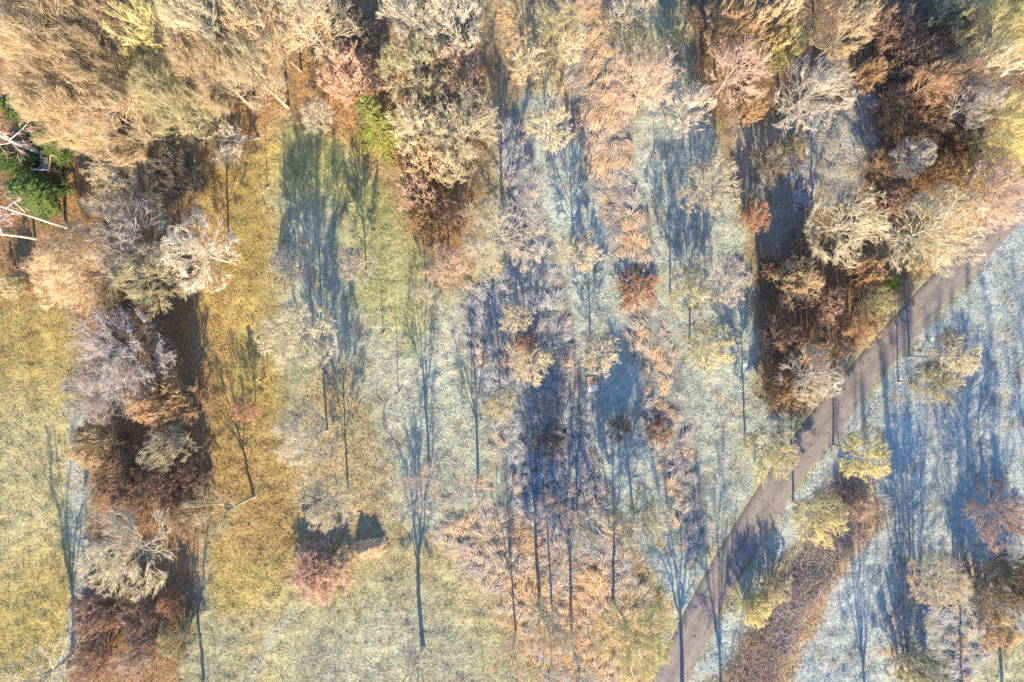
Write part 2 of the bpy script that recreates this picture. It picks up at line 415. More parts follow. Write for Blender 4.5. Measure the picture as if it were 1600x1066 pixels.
def make_short_grass(n=95000, nb=7):
    x = rg.uniform(-43, 43, n); y = rg.uniform(-30, 30, n)
    cl = fbm(x, y, 0.6, 200, 2)
    u, v = PX(x, y)
    wood = np.maximum.reduce([polymask(u, v, p, 8) for p in (P_wood_tl, P_hedge, P_wood_r, P_bramble)])
    keep = (roadmask(x, y, 4) < 0.35) & (tallmask(x, y) < 0.5) & (cl + rg.random(n) * 0.4 > 0.52) & (wood < rg.random(n) * 1.6)
    x, y = x[keep], y[keep]; n = len(x)
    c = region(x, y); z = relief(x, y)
    B = n * nb
    X = np.repeat(x, nb) + rg.normal(0, 0.06, B); Y = np.repeat(y, nb) + rg.normal(0, 0.06, B); Z = np.repeat(z, nb) - 0.02
    th = rg.uniform(0, 2 * np.pi, B)
    L = rg.uniform(0.10, 0.26, B); up = rg.uniform(0.25, 0.9, B)
    D = np.stack([np.cos(th), np.sin(th)], 1)
    w = rg.uniform(0.012, 0.026, B)
    P0 = np.stack([X - D[:, 1] * w, Y + D[:, 0] * w, Z], 1); P1 = np.stack([X + D[:, 1] * w, Y - D[:, 0] * w, Z], 1)
    P2 = np.stack([X + D[:, 0] * L, Y + D[:, 1] * L, Z + L * up + 0.02], 1)
    V = np.stack([P0, P1, P2], 1).reshape(-1, 3)
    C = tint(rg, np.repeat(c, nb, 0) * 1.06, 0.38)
    C = np.repeat(C, 3, 0)
    F = np.arange(B * 3).reshape(-1, 3)
    o = link('short_grass', mesh_np('short_grass', V, F, C), M_blade)
    tag(o, 'short frosted and yellow-green winter grass of the lawns and meadows', 'grass', None, 'stuff')
make_short_grass()

def make_tall_grass():
    bb = [(min(p[0] for p in P), max(p[0] for p in P), min(p[1] for p in P), max(p[1] for p in P)) for P in TALL]
    xs, ys = [], []
    for (u0, u1, v0, v1) in bb:
        a = (u1 - u0) * (v1 - v0) / 400.0; k = int(a * 3.6)
        uu = rg.uniform(u0 - 10, u1 + 10, k); vv = rg.uniform(v0 - 10, v1 + 10, k)
        xs.append((uu - 800) / S); ys.append((533 - vv) / S)
    x = np.concatenate(xs); y = np.concatenate(ys)
    keep = (tallmask(x, y) > 0.72) & (roadmask(x, y) < 0.1) & (np.abs(y) < 31)
    x, y = x[keep], y[keep]; n = len(x); nb = 46
    u, v = PX(x, y)
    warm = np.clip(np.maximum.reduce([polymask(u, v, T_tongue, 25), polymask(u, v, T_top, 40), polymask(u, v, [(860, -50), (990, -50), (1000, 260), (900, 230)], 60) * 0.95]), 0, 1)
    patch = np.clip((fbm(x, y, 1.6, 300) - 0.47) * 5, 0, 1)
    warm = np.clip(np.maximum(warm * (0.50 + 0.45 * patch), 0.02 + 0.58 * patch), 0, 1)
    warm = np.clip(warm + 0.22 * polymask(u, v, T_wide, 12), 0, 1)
    th0 = np.pi * (0.5 + 1.1 * (fbm(x, y, 2.6, 310) - 0.5) * 2) + rg.normal(0, 0.55, n)
    size = rg.uniform(0.6, 1.2, n)
    B = n * nb
    th = np.repeat(th0, nb) + rg.normal(0, 0.36, B)
    L = np.repeat(size, nb) * rg.uniform(0.45, 0.95, B)
    X = np.repeat(x, nb) + rg.normal(0, 0.13, B); Y = np.repeat(y, nb) + rg.normal(0, 0.13, B); Z = np.repeat(relief(x, y), nb) - 0.03
    D = np.stack([np.cos(th), np.sin(th), np.zeros(B)], 1); N = np.stack([-D[:, 1], D[:, 0], 0 * th], 1)
    w = rg.uniform(0.008, 0.017, B)[:, None]
    P = np.stack([X, Y, Z], 1); hz = rg.uniform(0.6, 1.15, B) * np.repeat(rg.uniform(0.12, 0.52, n), nb)
    A1 = P + D * (0.40 * L)[:, None] + np.array([0, 0, 1.0]) * (L * hz)[:, None]
    A2 = P + D * (0.98 * L)[:, None] + np.array([0, 0, 1.0]) * (L * hz * rg.uniform(0.25, 0.8, B))[:, None]
    V = np.stack([P - N * w, P + N * w, A1 - N * w, A1 + N * w, A2], 1).reshape(-1, 3)
    i = np.arange(B)[:, None] * 5
    F = np.concatenate([i + np.array([0, 1, 3]), i + np.array([0, 3, 2]), i + np.array([2, 3, 4])])
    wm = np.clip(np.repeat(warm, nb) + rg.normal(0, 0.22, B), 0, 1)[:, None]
    C = np.array((0.35, 0.42, 0.50)) * (1 - wm) + np.array((0.64, 0.47, 0.29)) * wm  # frosted and straw blades, with blue shade and sunlit warmth put into colour
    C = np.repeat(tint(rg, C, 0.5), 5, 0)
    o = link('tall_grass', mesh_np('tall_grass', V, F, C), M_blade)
    tag(o, 'flattened straw-coloured tall grass with frost in unmown strips', 'grass', None, 'stuff')
make_tall_grass()

def make_leaves(n=70000):
    zones = [(P_lane_litter, 0.6), (P_litter_top, 1.0), (P_litter_mid, 0.55), (P_wood_tl, 0.6), (P_hedge, 0.5), (P_low_wood, 0.7), (P_wood_r, 0.35), (P_lane, 0.22), (P_lawn_green, 0.08), (P_lawn_mid, 0.08), (P_lawn_low, 0.05), (P_meadow_l, 0.06), (P_orange_top, 0.25), (ROAD, 0.10), (P_verge_r, 0.12), (P_bramble_edge, 0.8)]
    x = rg.uniform(-42, 42, n * 3); y = rg.uniform(-29, 29, n * 3); u, v = PX(x, y)
    d = np.zeros(len(x))
    for p, s in zones: d = np.maximum(d, polymask(u, v, p, 25) * s)
    d *= 0.35 + 1.1 * fbm(x, y, 1.2, 400)
    k = rg.random(len(x)) < d
    x, y, d = x[k][:n], y[k][:n], d[k][:n]; n = len(x)
    z = np.where(roadmask(x, y, 3) > 0.3, 0.10, relief(x, y) + 0.05 + rg.random(n) * 0.06)
    th = rg.uniform(0, 2 * np.pi, n); s = rg.uniform(0.035, 0.075, n)
    D = np.stack([np.cos(th), np.sin(th), rg.normal(0, 0.35, n)], 1) * s[:, None]
    N = np.stack([-np.sin(th), np.cos(th), rg.normal(0, 0.35, n)], 1) * (s * 0.62)[:, None]
    P = np.stack([x, y, z], 1)
    V = np.stack([P - D, P - N, P + D, P + N], 1).reshape(-1, 3)
    F = np.arange(n * 4).reshape(-1, 4)
    t = rg.random((n, 1))
    C = np.array((0.55, 0.27, 0.09)) * t + np.array((0.30, 0.14, 0.06)) * (1 - t)
    C = np.repeat(tint(rg, C, 0.6), 4, 0)
    o = link('leaf_litter', mesh_np('leaf_litter', V, F, C), M_leaf)
    tag(o, 'fallen orange-brown leaves scattered under the trees', 'leaves', None, 'stuff')
make_leaves()

def make_brambles():
    n = 3600
    u = rg.uniform(1080, 1380, n * 4); v = rg.uniform(730, 1090, n * 4)
    k = polymask(u + (fbm(u, v, 40, 500) - 0.5) * 50, v, P_bramble, 22) * (0.25 + 1.5 * fbm(u, v, 45, 530)) > 0.35 + 0.6 * rg.random(n * 4)
    u, v = u[k][:n], v[k][:n]; n = len(u)
    x = (u - 800) / S; y = (533 - v) / S
    K = 6; t = np.linspace(0, 1, K)
    th = rg.uniform(0, 2 * np.pi, n); L = rg.uniform(0.5, 1.3, n); hh = rg.uniform(0.2, 0.5, n) * (0.5 + 2.0 * fbm(u, v, 40, 540))
    P = np.zeros((n, K, 3))
    bend = rg.normal(0, 0.8, n)
    ang = th[:, None] + bend[:, None] * t
    P[..., 0] = x[:, None] + np.cos(ang) * L[:, None] * t; P[..., 1] = y[:, None] + np.sin(ang) * L[:, None] * t
    P[..., 2] = (4 * t * (1 - t) * 0.8 + 0.15 * t)[None] * hh[:, None]
    R = np.linspace(0.014, 0.006, K)[None] * np.ones((n, 1))
    V, F = tubes(P, R, 3)
    tt = rg.random((n, 1)); edge = np.clip(vnoise(x, y, 3.0, 510)[:, None] * 1.6 - 0.3, 0, 1)
    C = np.array((0.42, 0.35, 0.36)) * (1 - tt) + np.array((0.52, 0.38, 0.29)) * tt
    C = C * (1 - 0.75 * edge) + np.array((0.44, 0.43, 0.47)) * 0.75 * edge
    C = np.repeat(tint(rg, C, 0.6), K * 3, 0)
    o = link('brambles', mesh_np('brambles', V, F, C), M_blade)
    tag(o, 'low purple-brown bramble cover on the bank beside the lane', 'brambles', None, 'stuff')
make_brambles()

# ------------------------------------------------------------------ bare trees and shrubs
def grow(rng, P0, D, L, K, wob, up=0.0, out=None):
    """polylines from P0 along D of length L with wander and upward drift"""
    N = len(P0); P = np.empty((N, K, 3)); P[:, 0] = P0; d = D.copy()
    for k in range(1, K):
        d = norm(d + rng.normal(0, wob, (N, 3)) + np.array([0, 0, up]))
        P[:, k] = P[:, k - 1] + d * (L / (K - 1))[:, None]
    return P
def branch(rng, P, n, t0, mixv, centre, lens, t1=1.0):
    """n children on each polyline of P: start points, directions, lengths"""
    N, K, _ = P.shape
    t = rng.uniform(t0, t1, (N, n)) * (K - 1)
    i = np.minimum(t.astype(int), K - 2); f = (t - i)[..., None]
    a = np.arange(N)[:, None]
    S0 = P[a, i] * (1 - f) + P[a, i + 1] * f
    T = norm(P[a, i + 1] - P[a, i])
    O = norm(S0 - centre)
    wt, wo, wr, wu = mixv
    D = norm(T * wt + O * wo + rng.normal(0, 1, S0.shape) * wr + np.array([0, 0, wu]))
    Ln = np.repeat(lens, n).reshape(N, n) * rng.uniform(0.55, 1.15, (N, n))
    return S0.reshape(-1, 3), D.reshape(-1, 3), Ln.ravel(), np.repeat(np.arange(N), n)
def taper(N, K, r0, r1): return np.linspace(1, 0, K)[None] * (np.asarray(r0) - r1).reshape(-1, 1) + r1 + np.zeros((N, K))

def squeeze(P, c, R, hz, rng, lim=0.84):
    """keep twigs inside a lumpy rounded crown"""
    q = (P - c) / np.array([R, R, hz])
    rho = np.linalg.norm(q, axis=-1, keepdims=True)
    lump = 1 + 0.14 * np.sin(q[..., :1] * 4.1 + 1.3) * np.sin(q[..., 1:2] * 3.7 + 0.4) + 0.07 * np.sin(q[..., 2:3] * 7.0)
    l = lim * lump
    k = np.where(rho > l, (l + (1.26 - lim) * np.tanh((rho - l) / 0.6)) / np.maximum(rho, 1e-6), 1.0)
    return c + (P - c) * k

def bare_tree(seed, h, R, cb, n1=10, n2=7, n3=7, n4=5, trunk_r=0.13, up=0.06, tw=0.0075, stems=1, asc=0.0, zmin=-0.16):
    """single or forked trunk, limbs spread over a rounded crown, three orders of twigs"""
    rng = np.random.default_rng(seed)
    cz = cb + (h - cb) * 0.45; hz = h - cz
    C0 = np.array([0, 0, cz]); centre = np.array([0, 0, cz - 0.45 * R])
    K = 8
    th = h * 0.80 if stems == 1 else cb * 1.0
    tp = grow(rng, np.array([[0, 0, -0.12]]), np.array([[0, 0, 1.0]]), np.array([th]), K, 0.035, 0.05)
    tr = taper(1, K, [trunk_r], trunk_r * (0.18 if stems == 1 else 0.7)); tr[:, 0] *= 1.25
    tparts = [tubes(tp, tr, 8)]
    if stems == 1: t = np.sort(rng.uniform(cb / th * 0.75, 0.97, n1)) * (K - 1)
    else: t = np.full(n1, (K - 1) * 0.98) - rng.uniform(0, 0.8, n1)
    i = np.minimum(t.astype(int), K - 2); f = (t - i)[:, None]
    S0 = tp[0, i] * (1 - f) + tp[0, i + 1] * f
    # targets spread evenly over the crown's upper dome and waist, lower limbs reach the waist
    q = (np.arange(n1) + 0.5) / n1 * (0.96 - zmin) + zmin
    az = np.arange(n1) * 2.399 + rng.normal(0, 0.25, n1) + seed
    zq = np.clip(q + rng.normal(0, 0.08, n1), -0.3, 0.97); cr = np.sqrt(1 - zq ** 2)
    rr = 0.62 + 0.32 * rng.random(n1) ** 0.6
    tgt = np.stack([np.cos(az) * R * cr * rr, np.sin(az) * R * cr * rr, cz + hz * zq * rr], 1)
    D = tgt - S0; L = np.linalg.norm(D, axis=1); K1 = 7
    s = np.linspace(0, 1, K1)[None, :, None]
    bow = np.zeros((n1, 1, 3)); bow[:, 0, 2] = -0.14 * L * rng.uniform(-0.4, 1.0, n1)
    P1 = S0[:, None] + D[:, None] * s + bow * (4 * s * (1 - s))
    wob = np.cumsum(rng.normal(0, 0.04, (n1, K1, 3)) * L[:, None, None], axis=1); wob[:, 0] = 0; P1 = P1 + wob * 0.8
    r1 = np.maximum(trunk_r * (0.22 if stems == 1 else 0.42) * np.sqrt(L / L.max()), tw * 2)
    tparts.append(tubes(P1, taper(n1, K1, r1, tw * 1.4), 5))
    m = np.full(n1, 0.5 * R + 0.12 * h * (asc > 0))
    s2, d2, l2, _ = branch(rng, P1, n2, 0.2, (0.7, 0.8, 0.5, 0.12 + asc), centre, m)
    P2 = squeeze(grow(rng, s2, d2, l2, 5, 0.14, up), C0, R, hz, rng)
    t2 = [tubes(P2, taper(len(P2), 5, np.full(len(P2), tw * 1.45), tw * 0.95), 3)]
    s3, d3, l3, _ = branch(rng, P2, n3, 0.12, (0.7, 0.85, 0.45, 0.08 + asc), centre, l2 * 0.55)
    P3 = squeeze(grow(rng, s3, d3, l3, 3, 0.17, up), C0, R, hz, rng)
    t2.append(tubes(P3, taper(len(P3), 3, np.full(len(P3), tw * 1.0), tw * 0.7), 3))
    s4, d4, l4, _ = branch(rng, P3, n4, 0.1, (0.6, 0.9, 0.45, 0.05 + asc), centre, l3 * 0.62)
    P4 = squeeze(grow(rng, s4, d4, l4, 2, 0.16, up), C0, R, hz, rng, 0.92)
    t2.append(cones(P4[:, 0], P4[:, 1], np.full(len(P4), tw * 0.85)))
    return merge(tparts), merge(t2), P4

def bare_shrub(seed, h, R, n1=26, n2=7, n3=6, n4=4, tw=0.007, droop=0.0, low=0.0):
    """many stems rising from the ground in a dome"""
    rng = np.random.default_rng(seed)
    centre = np.array([0, 0, -0.2 * h]); C0 = np.array([0, 0, 0.12 * h])
    az = np.arange(n1) * 2.399 + rng.uniform(0, 0.7, n1)
    q = np.sqrt((np.arange(n1) + rng.random(n1)) / n1)
    b = np.stack([np.cos(az) * R * 0.22 * q, np.sin(az) * R * 0.22 * q, np.full(n1, -0.08)], 1)
    prof = np.sqrt(np.clip(1 - (q * 0.95) ** 2, 0.02, 1))
    tgt = np.stack([np.cos(az) * R * 0.86 * q, np.sin(az) * R * 0.86 * q, h * (0.10 + 0.78 * prof) * rng.uniform(0.75, 1.08, n1)], 1)
    K1 = 6; s = np.linspace(0, 1, K1)[None, :, None]; D = tgt - b; L = np.linalg.norm(D, axis=1)
    bow = np.zeros((n1, 1, 3)); bow[:, 0, 2] = 0.13 * L
    P1 = b[:, None] + D[:, None] * s + bow * 4 * s * (1 - s)
    wob = np.cumsum(rng.normal(0, 0.03, (n1, K1, 3)) * L[:, None, None], axis=1); wob[:, 0] = 0; P1 += wob
    P1[:, 1:, 2] = np.maximum(P1[:, 1:, 2], 0.08)
    t1 = [tubes(P1, taper(n1, K1, np.full(n1, 0.022), tw * 1.4), 4)]
    m = np.full(n1, 0.42 * R)
    s2, d2, l2, _ = branch(rng, P1, n2, 0.25, (0.75, 0.8, 0.42, 0.12), centre, m)
    P2 = squeeze(grow(rng, s2, d2, l2, 4, 0.12, 0.05 - droop), C0, R, h * 0.9, rng); t2 = [tubes(P2, taper(len(P2), 4, np.full(len(P2), tw * 1.5), tw), 3)]
    s3, d3, l3, _ = branch(rng, P2, n3, 0.15, (0.7, 0.85, 0.42, 0.08), centre, l2 * 0.55)
    P3 = squeeze(grow(rng, s3, d3, l3, 3, 0.15, 0.03 - droop), C0, R, h * 0.9, rng); t2.append(tubes(P3, taper(len(P3), 3, np.full(len(P3), tw), tw * 0.7), 3))
    s4, d4, l4, _ = branch(rng, P3, n4, 0.1, (0.6, 0.9, 0.42, 0.05), centre, l3 * 0.65)
    P4 = squeeze(grow(rng, s4, d4, l4, 2, 0.1, 0.0), C0, R, h * 0.9, rng, 0.92); t2.append(cones(P4[:, 0], P4[:, 1], np.full(len(P4), tw * 0.85)))
    return merge(t1), merge(t2), P3

def conifer(seed, h, R, whorls=17, per=6, twn=9, thick=0.026):
    """whorls of flat drooping fronds on a straight trunk"""
    rng = np.random.default_rng(seed)
    tp = grow(rng, np.array([[0, 0, -0.12]]), np.array([[0, 0, 1.0]]), np.array([h]), 8, 0.01, 0.05)
    t1 = [tubes(tp, taper(1, 8, [0.16], 0.015), 8)]
    lv = np.linspace(0.08, 0.985, whorls)
    z = np.repeat(lv, per) * h + rng.normal(0, 0.05, whorls * per); n = len(z)
    az = np.tile(np.arange(per) * 2 * np.pi / per, whorls) + np.repeat(rng.uniform(0, 6.28, whorls), per) + rng.normal(0, 0.16, n)
    f = np.clip(1 - z / h, 0, 1); L = (R * f ** 0.8 + 0.10) * rng.uniform(0.72, 1.12, n)
    D = norm(np.stack([np.cos(az), np.sin(az), -0.30 * f + 0.35 * (1 - f)], 1))
    P1 = grow(rng, np.stack([0 * z, 0 * z, z], 1), D, L, 6, 0.04, -0.01)
    t2 = [tubes(P1, taper(n, 6, np.full(n, thick), thick * 0.6), 3)]
    # side twigs in the plane of the frond, shorter towards the tip
    q = np.tile(np.linspace(0.15, 0.98, twn), 2); sd_ = np.repeat([-1.0, 1.0], twn)
    t = q * 5; i = np.minimum(t.astype(int), 4); ff = (t - i)[None, :, None]
    S2 = P1[:, i] * (1 - ff) + P1[:, i + 1] * ff
    T = norm(P1[:, i + 1] - P1[:, i]); side = norm(np.cross(T, np.array([0, 0, 1.0])))
    D2 = norm(T * 0.85 + side * sd_[None, :, None] * rng.uniform(0.6, 0.95, (n, 2 * twn, 1)) + rng.normal(0, 0.10, T.shape) + np.array([0, 0, -0.06]))
    L2 = (np.clip(0.42 * L, 0.10, 0.8)[:, None] * (1.08 - 0.72 * q)[None] * rng.uniform(0.8, 1.15, (n, 2 * twn))).ravel()
    S2 = S2.reshape(-1, 3); D2 = D2.reshape(-1, 3)
    P2 = grow(rng, S2, D2, L2, 3, 0.06, -0.03)
    t2.append(tubes(P2, taper(len(P2), 3, np.full(len(P2), thick * 1.1), thick * 0.7), 3))
    s3, d3, l3, _ = branch(rng, P2, 6, 0.1, (0.75, 0, 0.42, 0.0), np.array([0, 0, h * 0.4]), np.maximum(L2 * 0.42, 0.07))
    P3 = s3 + d3 * l3[:, None]
    t2.append(cones(s3, P3, np.full(len(s3), thick * 1.15)))
    return merge(t1), merge(t2), P2

def birch(seed, h, R):
    rng = np.random.default_rng(seed)
    K = 10
    tp = grow(rng, np.array([[0, 0, -0.12]]), np.array([[0, 0, 1.0]]), np.array([h]), K, 0.03, 0.06)
    t1 = [tubes(tp, taper(1, K, [0.13], 0.018), 8)]
    n1 = 16; t = rng.uniform(0.22, 0.97, n1) * (K - 1); i = np.minimum(t.astype(int), K - 2); f = (t - i)[:, None]
    S0 = tp[0, i] * (1 - f) + tp[0, i + 1] * f
    az = np.arange(n1) * 2.399 + seed; D = norm(np.stack([np.cos(az), np.sin(az), rng.uniform(0.3, 1.1, n1)], 1))
    L = R * (1.25 - 0.7 * t / (K - 1)) * rng.uniform(0.7, 1.2, n1)
    P1 = grow(rng, S0, D, L, 6, 0.10, 0.05); t1.append(tubes(P1, taper(n1, 6, np.full(n1, 0.045), 0.014), 5))
    c = np.array([0, 0, h * 0.4])
    s2, d2, l2, _ = branch(rng, P1, 7, 0.25, (0.8, 0.4, 0.5, 0.0), c, L * 0.4); P2 = grow(rng, s2, d2, l2, 4, 0.15, 0.0)
    t2 = [tubes(P2, taper(len(P2), 4, np.full(len(P2), 0.016), 0.008), 3)]
    s3, d3, l3, _ = branch(rng, P2, 6, 0.15, (0.8, 0.3, 0.5, -0.1), c, l2 * 0.5); P3 = grow(rng, s3, d3, l3, 4, 0.15, -0.08)
    t2.append(tubes(P3, taper(len(P3), 4, np.full(len(P3), 0.009), 0.005), 3))
    s4, d4, l4, _ = branch(rng, P3, 2, 0.2, (0.8, 0.3, 0.5, -0.2), c, l3 * 0.6); P4 = grow(rng, s4, d4, l4, 3, 0.15, -0.1)
    t2.append(tubes(P4, taper(len(P4), 3, np.full(len(P4), 0.007), 0.004), 3))
    return merge(t1), merge(t2), P4

# each form: nominal height, nominal crown radius, relative height of the crown's widest level, builder, number of variants
FORMS = {
    'ball':    (6.0, 2.0, 0.66, lambda s: bare_tree(s, 6.0, 2.0, 1.7, 28, 6, 7, 9, 0.09, 0.02, tw=0.0100), 3),
    'lolly':   (6.0, 2.0, 0.68, lambda s: bare_tree(s, 6.0, 2.0, 2.7, 30, 6, 7, 9, 0.09, 0.02, tw=0.0095), 2),
    'open':    (7.5, 2.8, 0.66, lambda s: bare_tree(s, 7.5, 2.8, 2.1, 25, 7, 7, 10, 0.115, 0.02, tw=0.0084), 4),
    'fork':    (8.0, 2.4, 0.68, lambda s: bare_tree(s, 8.0, 2.4, 2.9, 8, 8, 7, 8, 0.14, 0.04, tw=0.0075, stems=2, zmin=0.15), 3),
    'big':     (13.0, 4.0, 0.68, lambda s: bare_tree(s, 13.0, 4.0, 3.6, 30, 8, 7, 8, 0.21, 0.06, tw=0.0115, asc=0.45), 4),
    'shrub':   (3.4, 2.0, 0.55, lambda s: bare_shrub(s, 3.4, 2.0, 34, 7, 6, 7, tw=0.010), 3),
    'bush':    (3.4, 2.0, 0.5, lambda s: bare_shrub(s, 3.4, 2.0, 56, 7, 6, 6, tw=0.010), 2),
    'dome':    (2.4, 2.3, 0.5, lambda s: bare_shrub(s, 2.4, 2.3, 90, 7, 6, 4, tw=0.011, droop=0.03), 1),
    'thicket': (2.2, 2.4, 0.5, lambda s: bare_shrub(s, 2.2, 2.4, 40, 6, 5, 7, tw=0.0105, droop=0.02), 3),
    'spruce':  (8.5, 2.0, 0.45, lambda s: conifer(s, 8.5, 2.0, 9, 5, 7, 0.032), 1),
    'pine':    (6.0, 2.1, 0.5, lambda s: conifer(s, 6.0, 2.1, 11, 6, 8, 0.034), 2),
    'birch':   (14.0, 2.6, 0.6, lambda s: birch(s, 14.0, 2.6), 3),
}
_cache = {}
_count = {}
def form_mesh(form, var):
    key = (form, var)
    if key not in _cache:
        a, b, tips = FORMS[form][3](1000 + 37 * var + sum(map(ord, form)))
        _cache[key] = (mesh_np(form + '_trunk', *a), mesh_np(form + '_crown', *b), tips)
    return _cache[key]

NAMES = {'ball': 'orchard_tree', 'lolly': 'small_tree', 'open': 'bare_tree', 'fork': 'forked_tree', 'big': 'woodland_tree', 'shrub': 'bare_shrub', 'dome': 'dome_bush', 'bush': 'rounded_bush', 'thicket': 'thicket_shrub', 'spruce': 'spruce_tree', 'pine': 'young_pine', 'birch': 'birch_tree'}
rnd = random.Random(4)
def plant(u, v, r, h, form, colour, label, group=None, tilt=None, at_base=False, leaves=None):
    hn, Rn, lev, _, nv = FORMS[form]
    k = _count.get(form, 0); _count[form] = k + 1
    tm, cm, tips = form_mesh(form, k % nv)
    if form in ('ball', 'lolly', 'open', 'fork') and h < 8: h *= 1.15
    zc = h * lev
    if at_base: x, y, _ = W(u, v, 0); Rw = r / S
    else: x, y, _ = W(u, v, zc); Rw = r / S * (1 - zc / H)
    t = empty(NAMES[form], (x, y, 0.0), rnd.uniform(0, 6.283))
    sx = Rw / (Rn * 1.0)
    t.scale = (sx * rnd.uniform(0.94, 1.06), sx * rnd.uniform(0.94, 1.06), h / hn)
    a, b = tilt if tilt else (rnd.gauss(0, 0.03), rnd.gauss(0, 0.03))
    t.rotation_mode = 'ZYX' if False else 'XYZ'
    t.rotation_euler = (a, b, t.rotation_euler[2])
    if form == 'birch': mt, mc = M_birch, M_birch_tw
    elif form == 'spruce': mt, mc = M_bark, M_needle
    elif form == 'pine': mt, mc = M_bark, M_needle_d
    else: mt, mc = bark(colour), twig(colour)
    shrub = form in ('shrub', 'dome', 'bush', 'thicket')
    link('stems' if shrub else 'trunk', tm, mt, t)
    link('crown', cm, mc, t)
    if leaves:
        rng = np.random.default_rng(k); n = leaves[1]
        P = tips[rng.integers(0, len(tips), n), rng.integers(0, tips.shape[1], n)]
        th = rng.uniform(0, 6.283, n); s = rng.uniform(0.05, 0.10, n)
        D = np.stack([np.cos(th), np.sin(th), rng.normal(0, .5, n)], 1) * s[:, None]; N = np.stack([-np.sin(th), np.cos(th), rng.normal(0, .5, n)], 1) * (s * .6)[:, None]
        V = np.stack([P - D, P - N, P + D, P + N], 1).reshape(-1, 3)
        link('leaves', mesh_np('leaves', V, np.arange(n * 4).reshape(-1, 4)), leaves[0], t)
    cat = {'spruce': 'spruce', 'pine': 'pine', 'birch': 'birch', 'shrub': 'shrub', 'dome': 'bush', 'bush': 'bush', 'thicket': 'shrub'}.get(form, 'tree')
    tag(t, label, cat, group)
    return t

